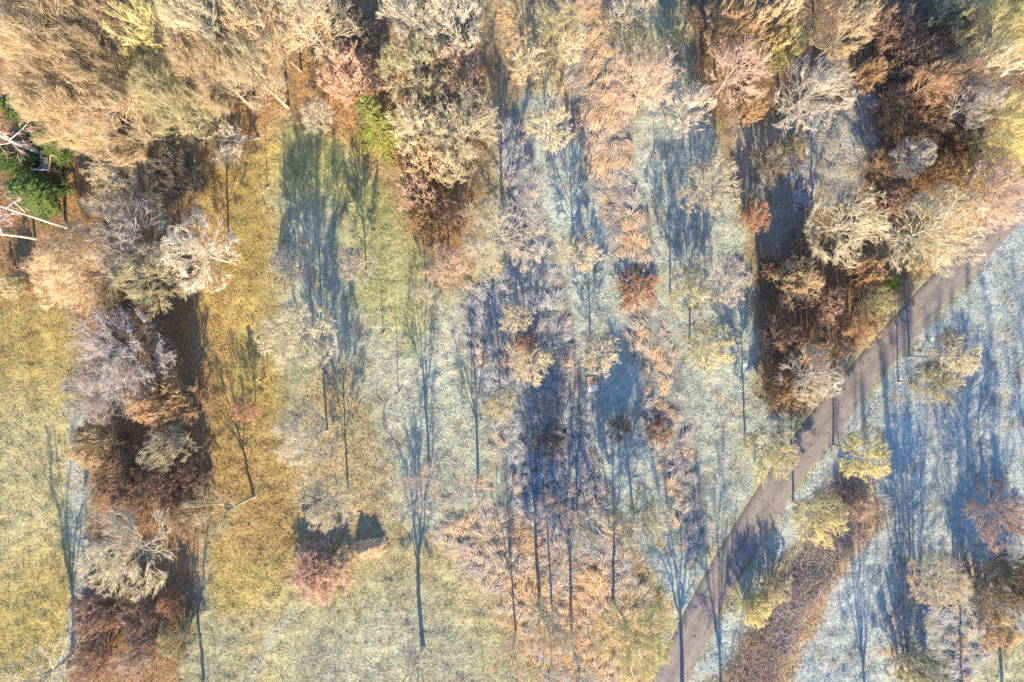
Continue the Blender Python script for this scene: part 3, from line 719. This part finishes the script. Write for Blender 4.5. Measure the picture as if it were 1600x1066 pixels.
G_TAN = 'packed tan woodland trees'; L_TAN = 'tall tan-twigged tree packed into the dense wood beyond the white birches'
G_HED = 'brown shrubs filling the hedgerow'; L_HED = 'low brown shrub filling the hedgerow between meadow and leaf-strewn lane'
G_FLR = 'brown shrubs on the wood floor'; L_FLR = 'low dark brown shrub on the shaded wood floor beside the lane'
G_OLV = 'olive trees over the tussocks'
TREES = [
    # --- dense wood beyond the birches
    (45, 30, 72, 14, 'big', 'tan', 'tall tan-twigged tree packed into the dense wood behind the slim birch', G_TAN), (140, 20, 66, 14, 'big', 'tan', "tall tan-twigged tree packed between its like and the lichen-yellow tree's far side", G_TAN), (95, 95, 78, 14, 'big', 'tan', 'widest tan-twigged tree in the middle of the dense wood', G_TAN),
    (160, 115, 62, 13, 'big', 'tan', 'tall tan-twigged tree between the widest tan tree and the olive-twigged one', G_TAN), (95, 160, 62, 13, 'big', 'tan', 'tall tan-twigged tree leaning out over the young pines', G_TAN), (180, 185, 68, 12, 'big', 'tan', 'tall tan-twigged tree hanging over the round-topped cream hedgerow tree', G_TAN),
    (235, 62, 58, 13, 'open', 'yellow', 'tall tree with thick lichen-yellow limbs inside the dense wood'),
    (255, 150, 50, 11, 'big', 'olive', 'olive-twigged tree next to the lichen-yellow tree in the dense wood'),
    (330, 30, 70, 14, 'big', 'cream', 'wide cream tree at the back of the wood next to the leaf-strewn lane'),
    (325, 105, 66, 12, 'big', 'tan', 'broad tan tree overhanging the fallen leaves at the wood edge'),
    (395, 110, 52, 11, 'big', 'cream', 'cream tree leaning out beside the twin dark trunk shadows'),
    (310, 170, 42, 8, 'open', 'olive', 'small olive tree under the broad tan tree at the wood edge'),
    (415, 40, 48, 12, 'open', 'tan', 'tan tree between the wide cream tree and the leafy gap'),
    (404, 216, 36, 4.6, 'fork', 'frosty', 'leaning white dead-looking tree among orange leaves at the wood edge', None, (0.10, -0.55), True),
    (350, 235, 22, 1.6, 'shrub', 'frosty', 'small white scraggy shrub next to the leaning white dead-looking tree'),
    # --- birches and pines
    (70, 243, 50, 14, 'birch', 'cream', 'white birch with green mossy foot rising from the pines', 'white birches', (0.02, -0.04), True),
    (103, 355, 52, 15, 'birch', 'cream', 'long white birch trunk leaning over dry orange leaves', 'white birches', (-0.05, -0.06), True),
    (55, 373, 46, 14, 'birch', 'cream', 'white birch standing at the edge of the yellow meadow', 'white birches', (0.05, -0.02), True),
    (28, 165, 40, 13, 'birch', 'cream', 'slim white birch deep in the wood behind the dark pines', 'white birches', (0.0, -0.03), True),
    (35, 172, 44, 5, 'pine', 'green', 'dark green young pine beside the slim birch deep in the wood'),
    (85, 222, 46, 4.6, 'pine', 'green', 'bushy green pine around the mossy birch foot'),
    (45, 300, 50, 4.6, 'pine', 'green', 'bright green pine between the two leaning birch trunks'),
    (10, 250, 40, 4.5, 'pine', 'green', 'green pine behind the mossy birch trunk'),
    # --- hedgerow
    (187, 292, 64, 6, 'open', 'cream', 'cream round-topped tree at the head of the hedgerow'),
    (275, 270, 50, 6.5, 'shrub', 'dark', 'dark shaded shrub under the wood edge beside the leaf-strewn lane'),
    (200, 375, 68, 7, 'open', 'grey', 'purple-grey tree next to the round cream hedgerow tree'),
    (312, 395, 64, 7, 'open', 'frosty', 'pale frosty tree leaning from the hedgerow over the lane'),
    (120, 420, 66, 7.5, 'big', 'tan', 'tan leaning tree at the meadow side of the hedgerow'),
    (235, 435, 62, 6.5, 'open', 'olive', 'olive-tan tree in the hedgerow between tan and frosty neighbours'),
    (165, 470, 46, 5, 'shrub', 'tan', 'tan shrub under the leaning hedgerow tree'),
    (20, 447, 26, 2.5, 'shrub', 'olive', 'small grey-green shrub alone in the yellow meadow'),
    (185, 545, 78, 8.5, 'open', 'grey', 'large purple-grey tree with curling limbs in the hedgerow'),
    (165, 600, 62, 6, 'open', 'grey', 'second purple-grey hedgerow tree entwined with the curling one'),
    (258, 622, 52, 6.5, 'bush', 'orange', 'orange-tan bushy shrub at the lane side of the hedgerow'),
    (152, 692, 46, 5.5, 'bush', 'tan', 'soft tan shrub at the frosted meadow edge of the hedgerow'),
    (258, 695, 46, 6.0, 'shrub', 'cream', 'cream wiry shrub next to the orange-tan bushy one'),
    (200, 868, 74, 7, 'open', 'cream', 'big cream-brown tree with spreading pale limbs in the hedgerow'),
    (268, 940, 28, 2.2, 'thicket', 'red', 'small red-stemmed shrub beside the big cream-brown hedgerow tree'),
    (215, 1030, 42, 4, 'shrub', 'pink', 'pale pinkish shrub at the foot of the hedgerow'),
    (185, 740, 52, 3, 'thicket', 'brown', 'low brown hedgerow shrub touching the soft tan shrub', G_HED), (250, 755, 50, 3, 'thicket', 'brown', 'low brown hedgerow shrub touching the cream wiry shrub', G_HED), (295, 745, 40, 2.5, 'thicket', 'brown', 'low brown hedgerow shrub bordering the leaf-strewn lane near the cream wiry shrub', G_HED),
    (205, 800, 50, 2.5, 'thicket', 'brown', 'low brown hedgerow shrub on the shaded side of the big cream-brown tree', G_HED), (290, 800, 42, 2.6, 'thicket', 'brown', 'low brown hedgerow shrub bordering the lane opposite the leaning mossy tree', G_HED), (150, 960, 50, 2.6, 'thicket', 'brown', 'low brown hedgerow shrub between big cream-brown tree and tall forked tree', G_HED),
    (225, 965, 48, 2.5, 'thicket', 'brown', 'low brown hedgerow shrub between the red-stemmed and pale pinkish shrubs', G_HED), (145, 1035, 50, 2.6, 'thicket', 'brown', 'low brown hedgerow shrub between the pale pinkish shrub and the yellow meadow', G_HED), (275, 1000, 38, 2.4, 'thicket', 'olive', L_HED.replace('brown', 'olive-brown')),
    (215, 500, 46, 4.0, 'thicket', 'brown', 'low brown hedgerow shrub between olive-tan tree and curling purple-grey tree', G_HED), (160, 250, 45, 3, 'thicket', 'brown', 'low brown shrub between the pines and the round cream tree'),
    # --- leaf-strewn lane
    (384, 638, 24, 2.6, 'ball', 'red', 'tiny tree still holding dark red leaves in the leaf-strewn lane', None, None, False, (M_redleaf, 260)),
    (397, 776, 42, 6.0, 'fork', 'olive', 'leaning mossy tree with pale twigs in the leaf-strewn lane', None, (-0.10, -0.34), True),
    (318, 1064, 46, 9, 'fork', 'cream', 'forked tree at the lane end of the hedgerow casting slim shadow', None, None, True),
    (113, 1020, 60, 9, 'fork', 'cream', 'tall forked tree on the frosted leaf verge of the yellow meadow', None, (0.0, -0.05), True),
    # --- wood around the spruce
    (482, 35, 66, 10, 'open', 'cream', 'yellow-cream tree overhanging the orange leaf gap'),
    (545, 118, 54, 6, 'bush', 'salmon', 'rosy pink-brown tall shrub next to the bright spruce'),
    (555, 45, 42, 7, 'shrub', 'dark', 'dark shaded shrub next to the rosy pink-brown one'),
    (645, 22, 52, 11, 'open', 'frosty', 'white-limbed tree at the back of the wood next to the spruce'),
    (705, 30, 58, 11, 'open', 'frosty', 'wide white-limbed tree with pinkish twig ends in the wood'),
    (645, 110, 56, 9, 'open', 'olive', 'grey-olive tree in the wood between spruce and white-limbed trees'),
    (720, 110, 48, 7, 'shrub', 'pink', 'pinkish shrub under the wide white-limbed tree'),
    (497, 182, 30, 3, 'open', 'frosty', 'little pale tree standing alone where the orange leaves end'),
    (583, 195, 52, 8.5, 'spruce', 'green', 'bright yellow-green spruce at the edge of the wood'),
    (655, 190, 48, 8, 'open', 'cream', 'rounded cream-tan tree standing right against the spruce'),
    (718, 195, 60, 8.5, 'open', 'cream', 'broad cream tree with twisted limbs at the edge of the tussocks'),
    (660, 250, 46, 6, 'shrub', 'tan', 'tan bushy shrub next to the rounded cream-tan tree'),
    (715, 255, 44, 6, 'shrub', 'cream', 'cream shrub in front of the broad twisted cream tree'),
    (655, 300, 42, 3, 'thicket', 'pink', 'pinkish-brown low shrub at the tip of the spruce wood'),
    (705, 330, 36, 2.6, 'thicket', 'brown', 'brown low shrub with frosty leaves beside the pale spreading tree'),
    (660, 350, 32, 2.4, 'thicket', 'orange', 'rusty low shrub where the spruce wood narrows'),
    (787, 358, 70, 6.5, 'open', 'frosty', 'pale spreading tree with yellow-lichen limbs over the tussock grass'),
    (697, 410, 36, 4.2, 'ball', 'pink', 'pinkish-cream fluffy tree at the head of the open lawn'),
    # --- lawn
    (557, 416, 31, 4.5, 'ball', 'grey', 'grey-brown small tree alone on the green lawn'),
    (450, 415, 34, 4, 'open', 'frosty', 'small frosty tree with a mossy yellow trunk by the lawn shadows'),
    (660, 457, 24, 3.2, 'open', 'frosty', 'tiny thin pale tree next to the pinkish-cream fluffy one'),
    (468, 535, 60, 9, 'open', 'cream', 'large mossy cream tree between the leaf-strewn lane and the lawn'),
    (475, 690, 46, 7.9, 'open', 'frosty', 'faint frosty tree next to the large mossy cream tree'),
    (514, 790, 48, 8.5, 'open', 'cream', 'cream mossy tree next to the straw heap'),
    (497, 892, 54, 2.4, 'dome', 'rose', 'dense salmon-red dome-shaped bush on the open lawn'),
    (655, 755, 42, 8.5, 'fork', 'pink', 'pinkish thin tree on the lawn casting a three-stemmed shadow'),
    (742, 768, 42, 6, 'fork', 'pink', 'thin pinkish tree standing beside the straw-coloured tussock edge'),
    (661, 1012, 60, 11, 'fork', 'cream', 'tall lone tree on the open lawn with the longest straight trunk shadow', None, None, True),
    (437, 445, 18, 3.0, 'shrub', 'olive', 'scrubby mossy shrub at the foot of the small frosty tree'),
    # --- strips of tussock and mown grass
    (822, 92, 33, 5.5, 'ball', 'cream', 'cream round tree close to the pinkish wood shrubs on orange grass'),
    (868, 45, 45, 6.5, 'open', 'olive', 'grey-olive tree with a bright tuft over the orange grass'),
    (890, 70, 24, 4, 'ball', 'cream', 'small bright tuft-like tree under the grey-olive one'),
    (860, 196, 38, 5.5, 'ball', 'cream', 'fluffy cream ball-shaped tree at the head of the mown strip'),
    (995, 22, 38, 8, 'open', 'frosty', 'frosty tree at the head of the wide tall-grass strip'),
    (985, 62, 36, 5, 'open', 'olive', 'thin olive tree next to the frosty one on tall grass'),
    (1012, 128, 56, 8, 'open', 'pink', 'wide pinkish-white spiky tree beside the tall orange grass'),
    (1080, 172, 40, 6, 'open', 'frosty', 'white frosty tree with clear limbs beside the spiky pinkish-white one'),
    (1064, 58, 20, 4, 'ball', 'olive', 'tiny pale tree in the shaded frosty gap by the brown wood'),
    (1110, 285, 50, 6, 'open', 'cream', 'grey-cream dense tree at the edge of the shaded clearing'),
    (905, 393, 39, 5.5, 'ball', 'cream', 'fluffy cream ball-shaped tree halfway down the mown strip'),
    (995, 458, 44, 1.1, 'thicket', 'red', 'wide rusty-red low shrub in the tall-grass strip'),
    (1030, 675, 28, 0.9, 'thicket', 'red', 'small bright rusty-red shrub farther along the tall-grass strip'),
    (1068, 455, 38, 5.5, 'open', 'olive', 'faint pale tree on the mown strip level with the rusty-red shrub'),
    (1130, 432, 46, 6, 'open', 'frosty', 'frosty thin tree with one long pale limb by the dark wood'),
    (1100, 540, 42, 5.5, 'ball', 'olive', 'soft olive-cream tree next to the frosty thin tree on the mown strip'),
    (810, 497, 29, 4.5, 'ball', 'cream', 'small cream tree among the shaded blue tussocks'),
    (830, 572, 34, 4.5, 'ball', 'cream', 'cream tree with a few orange twigs next to the dark bush'),
    (780, 625, 28, 4, 'ball', 'olive', 'pale olive tree at the lawn edge of the tussocks'),
    (932, 548, 40, 5, 'ball', 'cream', 'grey-cream tree at the wooden bench'),
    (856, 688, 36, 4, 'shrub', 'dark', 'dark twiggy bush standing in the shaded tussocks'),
    (970, 670, 28, 2.5, 'shrub', 'brown', 'small brown shrub on the mown strip next to the bench'),
    (825, 540, 24, 1.3, 'thicket', 'red', 'low reddish shrub beside the cream tree with orange twigs'),
    (872, 795, 46, 6, 'fork', 'pink', 'faint pinkish tree over the tussocks next to the dark bush'),
    (912, 835, 40, 6, 'fork', 'olive', 'faint olive tree among straw tussocks beside the faint pinkish one'),
    (1005, 815, 52, 6, 'open', 'olive', 'olive tree with red leaf remnants near the end of the mown strip', None, None, False, (m_twig('rusty_leaves', (0.45, 0.16, 0.05)), 170)),
    (843, 925, 50, 11, 'fork', 'olive', 'olive-grey tree rooted in litter at the edge of the low lawn', None, None, True),
    (806, 985, 34, 6, 'fork', 'pink', 'slim pinkish tree where the straw tussocks meet the low lawn', None, None, True),
    (893, 1004, 50, 12, 'fork', 'frosty', 'white-twigged tree over the leaf litter between olive trees', None, None, True),
    (957, 937, 58, 10.5, 'open', 'yellow', 'yellow-olive spreading tree between leaf litter and the lane', None, None, True),
    (868, 985, 46, 6.5, 'open', 'pink', 'pale pinkish tree next to the white-twigged one in the litter'),
    (1200, 706, 50, 6.2, 'lolly', 'olive', 'yellow-olive tree overhanging the lane beside the mown strip'),
    # --- brown wood beside the lane
    (1140, 30, 52, 8, 'shrub', 'orange', 'rusty-brown tall shrub at the head of the wood by the frosty gap'),
    (1150, 108, 58, 6.5, 'open', 'pink', 'rosy tan tree with pale forked limbs at the wood edge'),
    (1205, 30, 50, 8, 'shrub', 'tan', 'tan tall shrub between the rusty-brown one and the pale grey tree'),
    (1222, 72, 40, 7, 'bush', 'yellow', 'straw-yellow fan-shaped shrub beside the rosy tan tree'),
    (1172, 170, 31, 3.5, 'shrub', 'orange', 'small orange-tan shrub next to the rosy tan tree'),
    (1272, 140, 62, 9, 'open', 'frosty', 'big pale grey tree over the frosted clearing'),
    (1325, 45, 46, 7, 'open', 'tan', 'tan tree behind the big pale grey tree'),
    (1180, 338, 32, 3.5, 'shrub', 'red', 'red-brown shrub with pale tips beside the shaded clearing'),
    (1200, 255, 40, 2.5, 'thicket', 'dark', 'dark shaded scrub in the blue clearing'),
    (1240, 230, 26, 2.2, 'thicket', 'olive', 'olive-brown scrub between the two frosted clearings'),
    (1205, 425, 18, 2.2, 'shrub', 'orange', 'very small orange shrub beside the round tan one'),
    (1248, 440, 42, 4.5, 'bush', 'tan', 'round tan shrub in the wood beside the lane'),
    (1322, 345, 66, 7, 'open', 'cream', 'large cream tree in the middle of the brown wood'),
    (1362, 115, 30, 3.5, 'shrub', 'orange', 'orange shrub beside the big pale grey tree'),
    (1385, 255, 32, 3.5, 'shrub', 'orange', 'round orange shrub next to the large cream tree'),
    (1428, 248, 34, 5, 'open', 'frosty', 'small white-limbed tree next to the round orange shrub'),
    (1440, 185, 56, 3.2, 'thicket', 'russet', 'low russet-brown shrub beside the small white-limbed tree in the wood', G_FLR), (1430, 90, 60, 3.0, 'thicket', 'brown', 'low dark brown shrub between the orange shrub and the small russet tree', G_FLR), (1390, 40, 52, 3.0, 'thicket', 'brown', 'low dark brown shrub behind the orange shrub near the tan tree', G_FLR), (1400, 170, 46, 2.6, 'thicket', 'russet', 'low russet-brown shrub between the orange shrub and the round orange shrub', G_FLR),
    (1470, 270, 50, 3.0, 'thicket', 'russet', 'low russet-brown shrub between white-limbed tree and wide tangled tree', G_FLR), (1500, 210, 46, 3.0, 'thicket', 'russet', 'low russet-brown shrub at the foot of the straight-trunked grey tree', G_FLR), (1215, 520, 40, 2.6, 'thicket', 'brown', 'low dark brown shrub bordering the mown strip near the round tan shrub', G_FLR), (1290, 480, 40, 2.6, 'thicket', 'brown', 'low dark brown shrub between the round tan shrub and the orange-cream shrub', G_FLR),
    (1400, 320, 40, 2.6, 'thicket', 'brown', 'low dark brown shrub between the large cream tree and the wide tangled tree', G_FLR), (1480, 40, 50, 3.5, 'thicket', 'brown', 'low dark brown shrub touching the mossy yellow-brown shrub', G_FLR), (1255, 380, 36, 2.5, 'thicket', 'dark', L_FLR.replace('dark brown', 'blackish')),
    (1498, 118, 34, 7, 'open', 'brown', 'brown bare tree deep in the shaded brown wood'),
    (1460, 130, 32, 6, 'open', 'russet', 'small russet tree beside the bare brown one in the wood'),
    (1530, 165, 38, 8, 'open', 'grey', 'grey tree with a straight trunk by the yellow trees'),
    (1565, 45, 54, 10, 'big', 'yellow', 'tall pale yellow tree at the far corner of the wood'),
    (1545, 110, 44, 9, 'open', 'cream', 'cream tree in front of the tall pale yellow tree'),
    (1585, 190, 58, 8, 'big', 'yellow', 'golden-yellow tree leaning over the lane verge'),
    (1500, 20, 44, 6, 'shrub', 'olive', 'mossy yellow-brown shrub under the tall pale yellow tree'),
    (1545, 265, 52, 4.5, 'shrub', 'tan', 'swept golden-tan shrub on the lane verge'),
    (1550, 302, 60, 7, 'open', 'pink', 'pinkish pale tree with its twigs over the lane'),
    (1462, 368, 78, 8, 'open', 'cream', 'wide cream tangled tree spreading over the lane bend'),
    (1350, 425, 40, 3, 'thicket', 'orange', 'rusty scrub between the round tan shrub and the wide tangled tree'),
    (1365, 470, 34, 3, 'thicket', 'olive', 'olive scrub beside the bright green shrub'),
    (1390, 446, 19, 1.6, 'shrub', 'green', 'small bright green leafy shrub beside the lane', None, None, False, (m_twig('green_leaves', (0.24, 0.42, 0.04)), 500)),
    (1343, 515, 38, 3.8, 'shrub', 'orange', 'orange-cream shrub leaning to the edge of the lane'),
    (1268, 590, 46, 5.5, 'open', 'frosty', 'pale pink-white tree with crossing limbs beside the lane'),
    (1245, 625, 34, 3.5, 'shrub', 'tan', 'tan shrub under the pale pink-white lane tree'),
    (1215, 605, 36, 3.0, 'thicket', 'orange', 'orange-brown scrub at the mown strip edge of the wood'),
    (1270, 545, 36, 3.2, 'shrub', 'orange', 'rust-coloured shrub next to the pale pink-white lane tree'),
    # --- beyond the lane
    (1480, 560, 44, 6, 'lolly', 'cream', 'cream-brown tree on the frosted meadow by the lane'),
    (1452, 602, 36, 5.2, 'lolly', 'olive', 'pale olive tree joined to the cream-brown one on frosted meadow'),
    (1343, 708, 44, 5.2, 'lolly', 'yellow', 'olive-yellow small tree at the head of the bramble bank'),
    (1275, 805, 50, 5.2, 'lolly', 'gold', 'bright yellow round-headed small tree on the bramble bank'),
    (1338, 790, 32, 2.0, 'thicket', 'pink', 'pale rosy scrub between the bright yellow tree and frosted track'),
    (1180, 950, 34, 3.0, 'bush', 'gold', 'golden bush far along the bramble bank'),
    (1212, 920, 34, 2.6, 'shrub', 'cream', 'cream-grey bush beside the golden one on the bramble bank'),
    (1470, 905, 50, 5, 'open', 'tan', 'tan bare tree at the edge of the shaded tussock patch'),
    (1580, 805, 58, 6, 'open', 'brown', 'brown-grey tree shading the frosted meadow'),
    (1562, 930, 62, 4.5, 'shrub', 'tan', 'broad tan-brown bush next to the brown-grey tree'),
    (1600, 905, 50, 5, 'shrub', 'orange', 'rusty bush behind the broad tan-brown one'),
    (1440, 1050, 52, 4, 'shrub', 'olive', 'dark olive bush at the foot of the shaded tussock patch'),
    (1560, 985, 40, 1.6, 'thicket', 'orange', 'low orange scrub next to the broad tan-brown bush'),
]
for T in TREES: plant(*T)
# trees just outside the picture on the sunny side, known from their shadows on the lane and meadow
for u, v, r, h, form, c, lab in [
    (1066, 1100, 62, 11, 'fork', 'cream', 'forked tree at the lane side throwing its branching shadow on the asphalt'),
    (1422, 1130, 44, 17, 'fork', 'tan', 'slim tall tan tree south of the dark olive bush'),
    (1448, 1220, 50, 20, 'fork', 'cream', 'tall cream tree standing behind the tan tree south of the olive bush'),
    (1500, 1130, 46, 18, 'fork', 'grey', 'slim tall grey tree south of the low orange scrub'),
    (1640, 1120, 50, 18, 'fork', 'olive', 'tall olive tree southeast of the rusty bush'),
    (1580, 1270, 56, 22, 'fork', 'brown', 'very tall brown tree south of the rusty bush'),
    (1365, 1290, 44, 20, 'fork', 'cream', 'slim very tall cream tree south of the bramble bank'),
    (1680, 1010, 56, 15, 'fork', 'brown', 'tall brown tree east of the rusty bush'),
    (1690, 840, 56, 13, 'fork', 'tan', 'tan tree east of the brown-grey tree'),
    (1700, 640, 50, 10, 'fork', 'tan', 'tan tree out on the frosted meadow'),
    (1130, 1180, 46, 13, 'fork', 'cream', 'slim cream tree across the lane from the forked one')]:
    plant(u, v, r, h, form, c, lab, None, None, True)

# ------------------------------------------------------------------ small built things
def box_mesh(name, sx, sy, sz, bev=0.006):
    import bmesh
    bm = bmesh.new(); bmesh.ops.create_cube(bm, size=1.0)
    bmesh.ops.scale(bm, vec=(sx, sy, sz), verts=bm.verts)
    bmesh.ops.bevel(bm, geom=bm.edges[:], offset=bev, segments=1, affect='EDGES')
    me = bpy.data.meshes.new(name); bm.to_mesh(me); bm.free(); return me
def part(name, me, mat, parent, loc, rot=(0, 0, 0)):
    o = link(name, me, mat, parent); o.location = loc; o.rotation_euler = rot; return o

def make_bench():
    x, y, _ = W(925.5, 603)
    b = empty('bench', (x, y, 0.0), math.radians(8))
    leg = box_mesh('leg', 0.07, 0.07, 0.46)
    for sx in (-0.36, 0.36):
        for sy in (-0.30, 0.10): part('leg', leg, M_wood, b, (sx, sy, 0.17))
    sl = box_mesh('seat_slat', 0.86, 0.15, 0.035)
    for i in range(3): part('seat_slat', sl, M_woodf, b, (0, -0.34 + 0.165 * i, 0.42))
    rail = box_mesh('back_post', 0.06, 0.06, 0.95)
    for sx in (-0.36, 0.36): part('back_post', rail, M_wood, b, (sx, 0.44, 0.66), (math.radians(-52), 0, 0))
    bs = box_mesh('back_slat', 0.86, 0.13, 0.03)
    for i in range(5):
        q = 0.10 + 0.165 * i
        part('back_slat', bs, M_wood, b, (0, 0.14 + q * math.sin(math.radians(52)), 0.49 + q * math.cos(math.radians(52))), (math.radians(38), 0, 0))
    tag(b, 'small wooden slatted bench with frosted seat on the mown strip', 'bench')
make_bench()

def make_heap():
    x, y, _ = W(577, 856)
    t = empty('straw_heap', (x, y, 0.0), math.radians(8))
    rng = np.random.default_rng(3)
    nx_, ny_ = 46, 22
    X, Y = np.meshgrid(np.linspace(-1.45, 1.45, nx_), np.linspace(-0.75, 0.75, ny_))
    x_, y_ = X.ravel(), Y.ravel()
    crest = np.interp(x_, [-1.45, -1.15, -0.75, -0.45, -0.25, -0.1, 0.1, 0.55, 0.95, 1.25, 1.45], [0, 0.30, 1.05, 1.75, 1.25, 1.45, 1.10, 1.15, 0.75, 0.25, 0])
    yc = 0.12 * np.sin(x_ * 2.0)
    prof = np.clip(1 - np.abs((y_ - 0.12 - yc) / np.where(y_ > 0.12 + yc, 0.62 - yc, 0.85 + yc)), 0, 1) ** 0.9
    z = crest * prof + 0.34 * (fbm(x_ + 9, y_ + 9, 0.3, 700) - 0.5) * (prof > 0.02) - 0.03
    i = np.arange(nx_ * ny_).reshape(ny_, nx_)
    F = np.stack([i[:-1, :-1], i[:-1, 1:], i[1:, 1:], i[1:, :-1]], -1).reshape(-1, 4)
    link('core', mesh_np('heap_core', np.stack([x_, y_, z], 1), F, None, True), M_straw, t)
    n = 3000
    k = rng.integers(0, len(x_), n); P0 = np.stack([x_[k], y_[k], z[k]], 1); P0 = P0[prof[k] > 0.03]; n = len(P0)
    D = norm(np.stack([rng.normal(0, .6, n), rng.normal(-0.35, .5, n), rng.normal(0.25, .5, n)], 1))
    P = grow(rng, P0, D, rng.uniform(0.10, 0.30, n), 3, 0.1, -0.1)
    link('straws', mesh_np('straws', *tubes(P, taper(n, 3, np.full(n, 0.013), 0.006), 3)), M_straw, t)
    tag(t, 'jagged-topped heap of pale straw on the lawn throwing a solid shadow', 'heap')
make_heap()

def make_stake(u, v, h, label):
    x, y, _ = W(u, v)
    t = empty('sapling_stake', (x, y, 0.0), 0.3)
    rng = np.random.default_rng(int(u))
    P = grow(rng, np.array([[0, 0, -0.1]]), np.array([[0, 0, 1.0]]), np.array([h + 0.1]), 5, 0.012, 0.02)
    link('post', mesh_np('stake', *tubes(P, taper(1, 5, [0.035], 0.022), 6)), M_wood, t)
    n = 9; a = rng.uniform(0, 6.28, n)
    Q = grow(rng, np.stack([0 * a, 0 * a, rng.uniform(0.0, 0.12, n)], 1), norm(np.stack([np.cos(a), np.sin(a), rng.uniform(0.2, 1, n)], 1)), rng.uniform(0.2, 0.42, n), 4, 0.1, -0.1)
    link('grass_tuft', mesh_np('grass_tuft', *tubes(Q, taper(n, 4, np.full(n, 0.03), 0.01), 3)), M_straw, t)
    tag(t, label, 'stake', 'sapling stakes on the lawn')
make_stake(599, 522, 2.2, 'thin sapling stake on the greenest part of the lawn')
make_stake(623, 613, 3.4, 'tall thin sapling stake beside the three-stemmed shadow on the lawn')
make_stake(722, 611, 1.4, 'short sapling stake on the lawn near the tussock edge')
make_stake(418, 294, 2.6, 'thin sapling stake in the leaf-strewn lane near the leaning white tree')
make_stake(1023, 242, 1.6, 'thick stake near the spiky pinkish-white tree')

def make_platform():
    x, y, _ = W(92, 262)
    t = empty('wooden_platform', (x, y, 0.0), math.radians(-6))
    post = box_mesh('post', 0.09, 0.09, 1.5)
    for sx, sy in ((-0.5, -0.4), (0.35, -0.4), (-0.5, 0.45), (0.35, 0.45)): part('post', post, M_plank, t, (sx, sy, 0.70))
    part('roof_panel', box_mesh('roof_panel', 0.62, 0.8, 0.04), M_panel, t, (-0.15, 0.02, 1.48), (math.radians(8), 0, 0))
    part('plank', box_mesh('plank', 1.15, 0.14, 0.04), M_plank, t, (0.35, 0.62, 1.62), (0, 0, math.radians(-14)))
    part('plank', box_mesh('plank', 1.35, 0.12, 0.04), M_woodf, t, (-0.45, -0.56, 1.40), (0, 0, math.radians(4)))
    part('plank', box_mesh('plank', 0.14, 1.3, 0.04), M_plank, t, (0.38, -0.05, 1.66))
    tag(t, 'small plank shelter with grey-green panel under the mossy birch', 'shelter')
make_platform()
